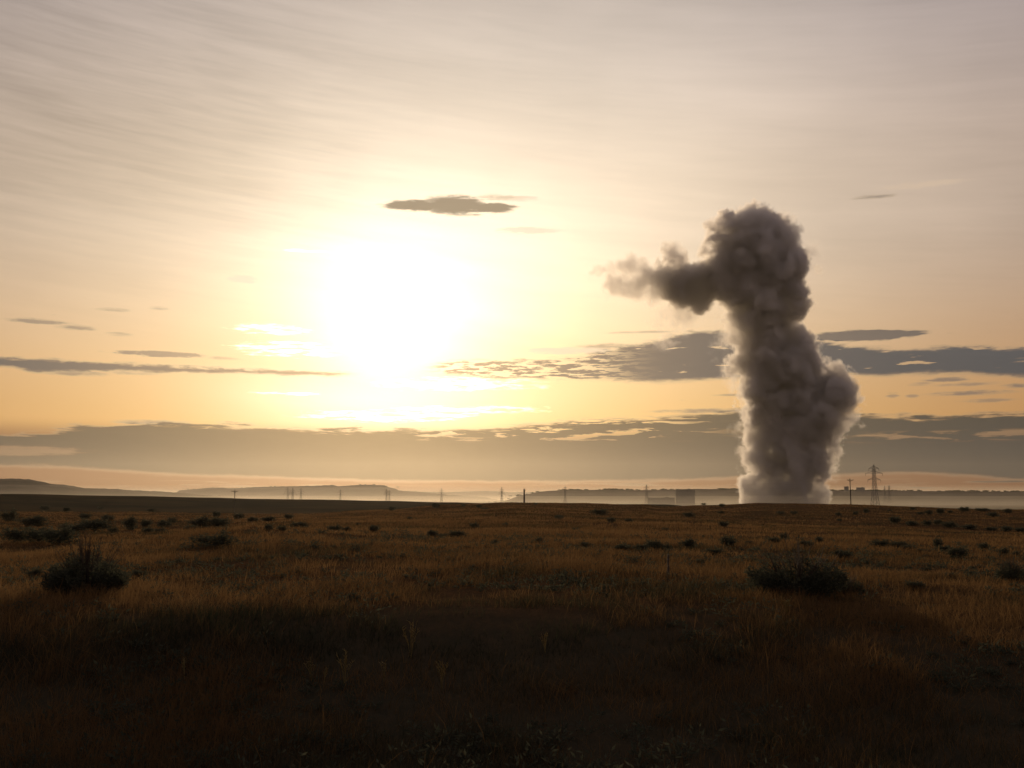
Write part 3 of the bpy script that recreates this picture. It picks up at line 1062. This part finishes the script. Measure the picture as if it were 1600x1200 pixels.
tower(1365, 726, 1050, 53, 'tall lattice pylon right of the steam, nearest and clearest of the pylons', 0.15, True, 1, 0.23)
for px, ty, d, H, lb, st in (
        (450, 761, 1900, 42, 'left one of the close pair of hazy pylons', 0), (457.5, 762, 1980, 42, 'right one of the close pair of hazy pylons', 0),
        (470.5, 763, 2150, 42, 'hazy pylon just right of the close pair', 1), (532, 765, 2200, 40, 'faint pylon before the flat-topped hill', 1),
        (604, 764, 2300, 42, 'left one of two faint pylons under the step of the flat-topped hill', 0), (608.5, 766, 2450, 42, 'right one of two faint pylons under the step of the flat-topped hill', 1),
        (690, 763, 1950, 42, 'hazy pylon between the hill step and the centre pole', 0), (784, 761, 1800, 42, 'hazy pylon just left of the short centre pole', 0),
        (883, 760, 2000, 42, 'faint pylon right of the centre pole, at the start of the dark plateau', 1), (1010, 757, 1750, 42, 'hazy pylon left of the power station block', 0),
        (1382, 759, 2600, 42, 'small faint pylon just right of the tall pylon', 0), (1389, 758, 2500, 42, 'small faint pylon farther right of the tall pylon', 1)):
    tower(px, ty, d, H, lb, 0.3 + (px % 5) * 0.1, False, st, 0.24)

# ------------------------------------------------------------------ power station and buildings
M_conc = plain('concrete_mat', (0.22, 0.21, 0.19), (0.30, 0.29, 0.27), 0.1)
M_clad = plain('cladding_mat', (0.25, 0.25, 0.235), (0.32, 0.32, 0.30), 0.15)
M_dark = plain('dark_glass_mat', (0.20, 0.20, 0.20), (0.26, 0.26, 0.26), 0.5, 0.3)


def building(name, px0, px1, top_y, dist, depth, label, base_z=-27.0, cat='building', bays=6, floors=3, stacks=0):
    a0, a1 = azel(px0, top_y)[0], azel(px1, top_y)[0]
    am = (a0 + a1) / 2
    W = dist * (math.tan(R(a1 - a0)))
    zt = dist * math.tan(R(azel((px0 + px1) / 2, top_y)[1]))
    e = empty(name, (dist * math.sin(R(am)), dist * math.cos(R(am)), base_z), -R(am))
    tag(e, label, cat)
    H = zt - base_z
    m = MB()
    m.box((0, 0, H / 2), (W, depth, H))
    for i in range(bays + 1):
        m.box((-W / 2 + W * i / bays, -depth / 2 - 0.3, H * 0.48), (0.7, 0.6, H * 0.96))
    m.build('wall', M_clad, e)
    m = MB()
    m.box((0, 0, H + 0.4), (W + 1.2, depth + 1.2, 0.8))
    m.box((W * 0.2, 0, H + 1.8), (W * 0.15, depth * 0.3, 2.0))
    m.build('roof', M_conc, e)
    for fl in range(floors):
        m = MB()
        m.box((0, -depth / 2 - 0.05, H * (0.35 + 0.22 * fl)), (W * 0.93, 0.1, H * 0.07))
        m.build('window_strip', M_dark, e)
    for k in range(stacks):
        m = MB()
        m.bar((-W * 0.3 + k * W * 0.3, 0, H), (-W * 0.3 + k * W * 0.3, 0, H + 5), 3.0, 2.6, 12)
        m.build('vent', M_conc, e)
    return e


building('power_station_block', 1056, 1085, 765.5, 2300, 40, 'square grey power station block standing in the mist left of the steam', cat='power station', floors=1, stacks=0)
building('turbine_hall', 1013, 1054, 778, 2320, 60, 'long low hall beside the square power station block', cat='hall', bays=12, floors=1)
building('cooling_tower_bank', 1166, 1285, 784, 1840, 24, 'low row of cooling cells at the foot of the steam', base_z=-27, cat='cooling tower', bays=12, floors=2)

# ------------------------------------------------------------------ far hills
M_hill, nt = mat_new('hill_mat')
x, y, z = pos3(nt)
hn = noise(x * 0.004, y * 0.004, z * 0.02, 6, 0.6)
out(nt, matte(nt, mixc(ss(0.35, 0.65, hn), (0.09, 0.085, 0.066), (0.15, 0.135, 0.105)), (hn, 0.6, 8.0)))
TREE_SPOTS = []


def hills(name, pts, dist, width, bump=1.5, seed=1, trees=0, base=-27.0):
    """a long ridge: crest heights from photo rows at its distance, real slopes to both sides"""
    az_ = np.array([azel(x_, 776)[0] for x_, y_ in pts])
    xs = np.linspace(az_[0], az_[-1], 420)
    el_ = np.interp(xs, az_, [azel(x_, y_)[1] for x_, y_ in pts])
    ts = np.linspace(-1, 1, 31)
    A, T = np.meshgrid(np.radians(xs), ts, indexing='ij')
    crest = dist * np.tan(np.radians(el_))[:, None]
    d = dist + T * width + 60 * fbm(A * 40, T * 2, 0 * A, seed, 3)
    prof = np.where(T < 0, np.clip(1 + T, 0, 1), np.clip(1 - T * 0.8, 0, 1))
    prof = prof * prof * (3 - 2 * prof)
    nzv = fbm(A * 300, T * 6, 0 * A, seed + 3, 5)
    X, Y = d * np.sin(A), d * np.cos(A)
    Z = base + (crest - base) * prof + bump * nzv * prof
    nA, nT = A.shape
    v = np.stack([X, Y, Z], -1).reshape(-1, 3)
    i, j = np.meshgrid(np.arange(nA - 1), np.arange(nT - 1), indexing='ij')
    f = np.stack([i * nT + j, (i + 1) * nT + j, (i + 1) * nT + j + 1, i * nT + j + 1], -1).reshape(-1, 4)
    o = mesh_np(name, v, f, M_hill, smooth=True)
    tag(o, kind='structure')
    g = np.random.default_rng(seed + 50)
    dens = np.clip(fbm(xs * 0.9, 0 * xs, 0 * xs, seed + 9, 4) + 0.3, 0, 1)
    for k in range(trees):
        q = g.choice(len(xs), p=dens / dens.sum())
        aa = R(xs[q] + g.normal() * 0.05)
        tt = 15 + int(g.integers(-1, 2))
        aa = R(xs[q] + g.normal() * 0.25)
        TREE_SPOTS.append((dist * math.sin(aa), (dist + (tt - 15) / 15 * width) * math.cos(aa), Z[q, tt], 0.45 + 0.45 * g.random(), g.integers(0, 6)))
    return o


hills('hills', [(-500, 752), (-200, 744), (0, 748), (20, 747.5), (45, 749), (62, 752), (80, 756), (100, 757.5), (118, 760), (130, 762.5), (160, 763.5), (200, 765.5), (230, 767), (270, 769), (330, 774), (380, 784), (420, 792)], 5200, 900, 2.5, 1, 8)
hills('hills', [(250, 790), (280, 766), (330, 762), (370, 763), (400, 761), (440, 760), (490, 759), (520, 758), (528, 760), (536, 759), (560, 757.5), (600, 758), (606, 761), (617, 763), (622, 766), (645, 768), (670, 770), (700, 773), (760, 777), (800, 786)], 6200, 900, 2.5, 2, 20)
hills('hills', [(560, 772), (640, 768), (700, 769), (760, 767), (800, 769), (850, 769), (900, 772), (960, 780)], 8600, 1200, 3.0, 3, 0)
hills('hills', [(780, 786), (810, 775), (835, 770), (855, 767), (880, 766), (920, 765.5), (960, 765), (1000, 766), (1045, 765), (1060, 764.5), (1100, 764), (1150, 764.5), (1200, 765.5), (1290, 766.5), (1340, 767), (1400, 767), (1500, 767.5), (1600, 768.5), (1800, 769), (2100, 768)],
      4000, 700, 0.8, 4, 330)

# trees and scrub on the crests, too small to count
BV, BF = [], []
base_cr = []
for i in range(6):
    g = np.random.default_rng(900 + i)
    nl = 70
    P = g.normal(size=(nl, 3)) * np.array([4.5, 4.5, 2.2]) + np.array([0, 0, 4.5])
    t1_, t2_ = g.normal(size=(nl, 3)) * 1.6, g.normal(size=(nl, 3)) * 1.6
    base_cr.append(np.stack([P - t1_, P + t2_, P + t1_, P - t2_], 1).reshape(-1, 3))
cnt = 0
for (X, Y, Z, s, k) in TREE_SPOTS:
    v = base_cr[int(k)] * np.array([s * 1.2, s, s * 0.55]) + np.array([X, Y, Z])
    BV.append(v)
    BF.append(np.arange(len(v)).reshape(-1, 4) + cnt)
    cnt += len(v)
me = mesh_np('treeline', np.concatenate(BV), np.concatenate(BF), M_leaf, attr={'tone': np.full(cnt, 0.5)})
tag(me, 'far line of small trees and scrub along the plateau edge', 'treeline', kind='stuff')

building('farm_building', 1319, 1326, 760.5, 3900, 14, 'small square building on the plateau edge, left of the long one', base_z=18, bays=2, floors=1)
building('farm_building', 1338, 1351, 762, 3900, 16, 'longer flat building on the plateau edge between the crossarm pole and tall pylon', base_z=18, bays=4, floors=1)

# ------------------------------------------------------------------ steam plume
D_P = 1800.0
PX0 = 1215
_, _b, _ = ray(PX0, 776)
AZ_P = math.atan2(ray(PX0, 776)[0], ray(PX0, 776)[1])
SC = D_P / (F * math.cos(AZ_P) ) * math.cos(AZ_P)    # metres per photo pixel around the plume


def P2(px, py):
    """photo pixel -> plume local (across, up), at the plume's distance"""
    a, b, c = ray(px, py)
    az_ = math.atan2(a, b)
    hd = D_P / math.cos(az_ - AZ_P)
    return hd * math.sin(az_ - AZ_P), hd * c / math.hypot(a, b)


BLOBS = [  # px, py, radius px, depth offset px
    (1178, 402, 58, 0), (1206, 410, 40, 18), (1148, 368, 34, -10), (1174, 356, 28, 10), (1212, 385, 36, 0), (1226, 425, 22, -18), (1188, 448, 54, 0), (1222, 455, 28, 10),
    (1178, 338, 10, 0), (1198, 350, 12, 10), (1212, 356, 8, 0), (1126, 362, 14, 0), (1120, 350, 8, 0), (1146, 405, 32, 0), (1229, 400, 18, 0), (1158, 440, 32, -10), (1162, 474, 26, 0),
    (1190, 490, 36, 0), (1230, 482, 20, 0), (1246, 478, 11, 0), (1190, 518, 36, 0), (1184, 545, 38, 0), (1222, 545, 34, 10), (1190, 580, 40, 0), (1236, 570, 38, 0), (1256, 548, 20, 0),
    (1198, 612, 38, 0), (1252, 600, 42, 18), (1298, 606, 32, 0), (1318, 616, 20, 0), (1284, 638, 42, 0), (1210, 652, 42, 0), (1192, 690, 28, 0), (1240, 688, 46, 0), (1280, 678, 34, 10), (1302, 658, 22, 0),
    (1204, 728, 34, 0), (1242, 732, 38, 0), (1270, 716, 26, 0), (1190, 762, 22, 0), (1222, 768, 32, 0), (1256, 762, 22, 0), (1200, 790, 26, 0), (1244, 792, 28, 0),
    (1134, 414, 25, 0), (1108, 428, 22, 0), (1082, 440, 25, 0), (1058, 420, 19, 0), (1049, 402, 13, 0), (1062, 452, 20, 0), (1092, 456, 20, 0), (1034, 440, 17, 0), (1050, 435, 20, 0),
    (1016, 438, 8, 0), (1002, 448, 6, 0), (1176, 326, 3, 0), (1186, 333, 5, 0), (1200, 341, 4, 0), (1214, 350, 4, 0), (1224, 354, 3, 0),
]
THIN = [  # fraying, low-density parts
    (1010, 438, 22, 0, 1.0), (988, 412, 14, 0, 1.0), (970, 418, 14, 0, 0.9), (950, 424, 12, 0, 0.9), (930, 428, 10, 0, 1.0), (922, 427, 7, 0, 1.0), (988, 408, 9, 0, 1.1), (945, 436, 8, 0, 0.9), (962, 446, 17, 0, 1.0), (990, 446, 18, 0, 0.9), (975, 430, 14, 0, 0.7), (1028, 462, 18, 0, 0.7), (1065, 480, 24, 0, 0.62),
    (1042, 500, 24, 0, 0.46), (1036, 530, 15, 0, 0.44), (1100, 470, 18, 0, 0.5), (1130, 500, 18, 0, 0.3), (1128, 540, 20, 0, 0.35), (1132, 570, 16, 0, 0.4), (1148, 600, 14, 0, 0.4),
    (1160, 660, 14, 0, 0.5), (1165, 700, 12, 0, 0.5), (1166, 740, 8, 0, 0.5), (1164, 775, 8, 0, 0.7), (1300, 700, 18, 0, 0.35), (1290, 740, 16, 0, 0.3), (1280, 775, 14, 0, 0.4), (1328, 640, 10, 0, 0.5), (1330, 668, 10, 0, 0.3),
    (1262, 500, 12, 0, 0.4), (1225, 350, 12, 0, 0.7), (1258, 400, 14, 0, 0.35), (1268, 425, 8, 0, 0.5), (1175, 326, 6, 0, 0.7), (1110, 372, 10, 0, 0.6), (1275, 545, 10, 0, 0.5), (1238, 510, 12, 0, 0.4),
    (1290, 575, 12, 0, 0.5), (1320, 590, 10, 0, 0.4), (1270, 790, 18, 0, 0.3),
]
VOX = 2.2
lo = np.array([P2(905, 560)[0], -105.0, -32.0])
hi_b = np.array([P2(1358, 620)[0], 105.0, P2(1200, 300)[1]])
RES = np.ceil((hi_b - lo) / VOX).astype(int)
gx = np.linspace(lo[0], hi_b[0], RES[0])
gy = np.linspace(lo[1], hi_b[1], RES[1])
gz = np.linspace(lo[2], hi_b[2], RES[2])
X, Y, Z = (q.ravel() for q in np.meshgrid(gx, gy, gz, indexing='ij'))
X, Y, Z = X.astype(np.float64), Y.astype(np.float64), Z.astype(np.float64)
# every mass carries smaller puffs on its surface, and those carry smaller ones still
gp = np.random.default_rng(21)
puffs = []
for px, py, rad, dep in BLOBS:
    cxp, czp = P2(px, py)
    r0 = rad * SC * 0.90
    puffs.append((cxp, dep * SC, czp, r0))
    for a_ in range(int(7 + rad * 0.22) if rad > 11 else 3):
        d_ = gp.normal(size=3)
        d_ /= np.linalg.norm(d_)
        r1 = r0 * (0.24 + 0.24 * gp.random())
        c1 = np.array([cxp, dep * SC, czp]) + d_ * r0 * 0.92
        puffs.append((*c1, r1))
        for b_ in range(3):
            e_ = d_ * 0.8 + gp.normal(size=3) * 0.8
            e_ /= np.linalg.norm(e_)
            puffs.append((*(c1 + e_ * r1 * 0.95), r1 * (0.35 + 0.25 * gp.random())))
K = 4.2
acc = np.zeros(tuple(RES))
for cxp, cyp, czp, rr in puffs:
    sl = []
    for ax_, c0 in ((gx, cxp), (gy, cyp), (gz, czp)):
        sl.append(slice(max(0, int(np.searchsorted(ax_, c0 - rr - 30))), int(np.searchsorted(ax_, c0 + rr + 30))))
    dx_, dy_, dz_ = gx[sl[0]] - cxp, gy[sl[1]] - cyp, gz[sl[2]] - czp
    if not (len(dx_) and len(dy_) and len(dz_)):
        continue
    d = np.sqrt(dx_[:, None, None] ** 2 + dy_[None, :, None] ** 2 + dz_[None, None, :] ** 2) - rr
    acc[sl[0], sl[1], sl[2]] += np.exp(-np.clip(d, -150, 60) / K)
core_d = (-K * np.log(acc + 1e-9)).ravel() - 1.0
near_thin = np.zeros(len(X), bool)
for px, py, rad, dep, wgt in THIN:
    cxp, czp = P2(px, py)
    near_thin |= ((X - cxp) ** 2 + (Y - dep * SC) ** 2 + (Z - czp) ** 2) < (rad * SC * 1.6 + 26) ** 2
act = (core_d < 24) | near_thin
xa, ya, za = X[act], Y[act], Z[act]
wx = fbm(xa / 60, ya / 60, za / 60, 3, 3) * 14
wy = fbm(xa / 60, ya / 60, za / 60, 77, 3) * 14
wz = fbm(xa / 60, ya / 60, za / 60, 99, 3) * 14
bil = fbm((xa + wx) / 40, (ya + wy) / 40, (za + wz) / 40, 13, 5, 0.58, billow=True)
fine = fbm((xa + wx) / 17, (ya + wy) / 17, (za + wz) / 17, 23, 5, 0.68)
big = fbm((xa + wx) / 75, (ya + wy) / 75, (za + wz) / 95, 29, 3)
groove = fbm((xa + wx) / 26, (ya + wy) / 26, (za + wz) / 95, 61, 4)
cd = core_d[act] + 26 * np.clip(groove - 0.02, 0, 1) * np.clip((330 - za) / 200, 0.15, 1) - 12 * bil - 19 * fine
dens = np.clip(-cd / 4.5, 0, 1) ** 1.1
dens *= np.clip(1.0 + 1.3 * big - 0.05, 0.18, 1.8)
# columns of separate cells towards the foot, with clearer gaps
lowf = np.clip((95 - za) / 110, 0, 1)
colm = fbm(xa / 22, ya / 30, za / 120, 61, 3)
dens *= 1 - lowf * 0.30 * np.clip(0.45 - colm * 1.6, 0, 1)
tn = np.zeros(len(xa))
curl_x, curl_z = wx * 1.5 + 9 * fbm(xa / 17, ya / 17, za / 17, 131, 3), wz * 1.5 + 9 * fbm(xa / 17, ya / 17, za / 17, 151, 3)
for px, py, rad, dep, wgt in THIN:
    cxp, czp = P2(px, py)
    q = ((xa + curl_x - cxp) ** 2 + (ya + wy - dep * SC) ** 2 + (za + curl_z - czp) ** 2) / (rad * SC * 1.6) ** 2
    tn = np.maximum(tn, wgt * np.clip(1 - q, 0, 1))
wisp = np.clip(tn * 1.35 - 0.33 + 1.15 * fine + 0.35 * bil, 0, 1)
dens = np.maximum(dens, wisp * 0.65 * np.clip(tn * 1.6, 0, 1))
DN = np.zeros(len(X), np.float32)
DN[act] = dens
DC = np.zeros(len(X), np.float32)
DC[act] = np.clip(-cd / 50.0, 0, 1)


def grid_tree(name, dn, smooth_mesh=None):
    """geometry nodes: an array of numbers on the mesh's points -> a fog volume (or its surface)"""
    t = bpy.data.node_groups.new(name, 'GeometryNodeTree')
    t.interface.new_socket('Geometry', in_out='INPUT', socket_type='NodeSocketGeometry')
    t.interface.new_socket('Geometry', in_out='OUTPUT', socket_type='NodeSocketGeometry')
    N, L = t.nodes, t.links
    gi, go = N.new('NodeGroupInput'), N.new('NodeGroupOutput')
    at_ = N.new('GeometryNodeInputNamedAttribute')
    at_.data_type = 'FLOAT'
    at_.inputs['Name'].default_value = 'd'
    ps = N.new('GeometryNodeInputPosition')
    sub = N.new('ShaderNodeVectorMath')
    sub.operation = 'SUBTRACT'
    L.new(ps.outputs[0], sub.inputs[0])
    sub.inputs[1].default_value = tuple(lo)
    mul = N.new('ShaderNodeVectorMath')
    mul.operation = 'MULTIPLY'
    L.new(sub.outputs[0], mul.inputs[0])
    mul.inputs[1].default_value = tuple((RES - 1) / (hi_b - lo))
    sp = N.new('ShaderNodeSeparateXYZ')
    L.new(mul.outputs[0], sp.inputs[0])

    def im(op, a, b):
        n_ = N.new('FunctionNodeIntegerMath')
        n_.operation = op
        for i_, v_ in enumerate((a, b)):
            if isinstance(v_, (int, np.integer)):
                n_.inputs[i_].default_value = int(v_)
            else:
                L.new(v_, n_.inputs[i_])
        return n_.outputs[0]
    idx = []
    for k in range(3):
        fi = N.new('FunctionNodeFloatToInt')
        fi.rounding_mode = 'ROUND'
        L.new(sp.outputs[k], fi.inputs[0])
        idx.append(fi.outputs[0])
    e_ = im('ADD', im('MULTIPLY', im('ADD', im('MULTIPLY', idx[0], RES[1]), idx[1]), RES[2]), idx[2])
    si = N.new('GeometryNodeSampleIndex')
    si.data_type = 'FLOAT'
    si.domain = 'POINT'
    si.clamp = True
    L.new(gi.outputs[0], si.inputs['Geometry'])
    L.new(at_.outputs[0], si.inputs['Value'])
    L.new(e_, si.inputs['Index'])
    vc = N.new('GeometryNodeVolumeCube')
    L.new(si.outputs[0], vc.inputs['Density'])
    vc.inputs['Min'].default_value = tuple(lo)
    vc.inputs['Max'].default_value = tuple(hi_b)
    for k, ax_ in enumerate('XYZ'):
        vc.inputs['Resolution ' + ax_].default_value = int(RES[k])
    last = vc.outputs[0]
    if smooth_mesh is not None:
        vm = N.new('GeometryNodeVolumeToMesh')
        L.new(last, vm.inputs['Volume'])
        vm.inputs['Threshold'].default_value = smooth_mesh
        last = vm.outputs[0]
    else:
        sm = N.new('GeometryNodeSetMaterial')
        L.new(last, sm.inputs[0])
        sm.inputs['Material'].default_value = M_steam
        last = sm.outputs[0]
    L.new(last, go.inputs[0])
    return t


M_steam, nt = mat_new('steam_mat')
pv = nt.nodes.new('ShaderNodeVolumePrincipled')
pv.inputs['Color'].default_value = (0.99, 0.98, 0.965, 1)
pv.inputs['Anisotropy'].default_value = 0.5
pv.inputs['Density'].default_value = 0.12
pv.inputs['Density Attribute'].default_value = 'density'
out(nt, vol=pv.outputs[0])
M_core, nt = mat_new('steam_core_mat')
out(nt, principled(nt, (0.90, 0.87, 0.84), 1.0, 0.0))


def lattice_mesh(dn):
    me_ = bpy.data.meshes.new('steam_veil')
    me_.vertices.add(len(dn))
    me_.vertices.foreach_set('co', np.stack([X, Y, Z], -1).astype(np.float32).ravel())
    a_ = me_.attributes.new('d', 'FLOAT', 'POINT')
    a_.data.foreach_set('value', dn)
    me_.materials.append(M_steam)
    return me_


plume_mat = (D_P * math.sin(AZ_P), D_P * math.cos(AZ_P), 0.0)
veil_o = bpy.data.objects.new('steam_veil', lattice_mesh(DC))
link(veil_o)
md = veil_o.modifiers.new('fog', 'NODES')
md.node_group = grid_tree('steam_surface_tree', DC, 0.5)
dg = bpy.context.evaluated_depsgraph_get()
core_me = bpy.data.meshes.new_from_object(veil_o.evaluated_get(dg))
core_me.name = 'steam_plume'
core_me.materials.clear()
core_me.materials.append(M_core)
core_me.polygons.foreach_set('use_smooth', [True] * len(core_me.polygons))
print('core verts', len(core_me.vertices), 'grid', RES, 'active', act.sum())
veil_o.data.attributes['d'].data.foreach_set('value', DN)
veil_o.data.update()
md.node_group = grid_tree('steam_tree', DN)
plume = link(bpy.data.objects.new('steam_plume', core_me))
plume.location = plume_mat
plume.rotation_euler = (0, 0, -AZ_P)
tag(plume, 'towering grey steam plume with a drifting left arm rising beyond the ridge', 'steam plume')
veil_o.parent = plume

# ------------------------------------------------------------------ haze and valley mist
def vol_box(name, x0, x1, y0, y1, z0, z1, dens_, col, g, label, cat):
    m_, t_ = mat_new(name + '_mat')
    v_ = t_.nodes.new('ShaderNodeVolumePrincipled')
    v_.inputs['Color'].default_value = (*col, 1)
    v_.inputs['Anisotropy'].default_value = g
    v_.inputs['Density'].default_value = dens_
    out(t_, vol=v_.outputs[0])
    b_ = MB()
    b_.box(((x0 + x1) / 2, (y0 + y1) / 2, (z0 + z1) / 2), (x1 - x0, y1 - y0, z1 - z0))
    o_ = b_.build(name, m_)
    tag(o_, label, cat, kind='stuff')
    return o_


ZT = float(hi_b[2]) + 12
vol_box('haze', -17000, 17000, -17000, 17000, -45, ZT, 1.1e-5, (0.93, 0.88, 0.78), 0.72, 'thin warm haze over the whole plain', 'haze')
for k, (zt_, y0_, dn_, lb_) in enumerate(((-13, 620, 0.6e-4, 'pale ground mist lying lowest in the valley'), (-6, 760, 0.5e-4, 'thin second layer of valley mist over the lowest one'),
                                     (1, 900, 0.5e-4, 'middle layer of valley mist before the hills'), (9, 1150, 0.25e-4, 'faint upper layer of valley mist'),
                                     (20, 1500, 0.2e-4, 'topmost, faintest layer of mist veiling the plateau'), (50, 4150, 1.7e-4, 'far bank of mist in which the left hills fade'))):
    vol_box('mist', -9000 + k * 3, 9000 - k * 3, y0_, 11000 - k * 10, -40 + k * 0.5, zt_, dn_, (0.92, 0.86, 0.73), 0.55 if k < 5 else 0.35, lb_, 'mist')
S.tree = WT
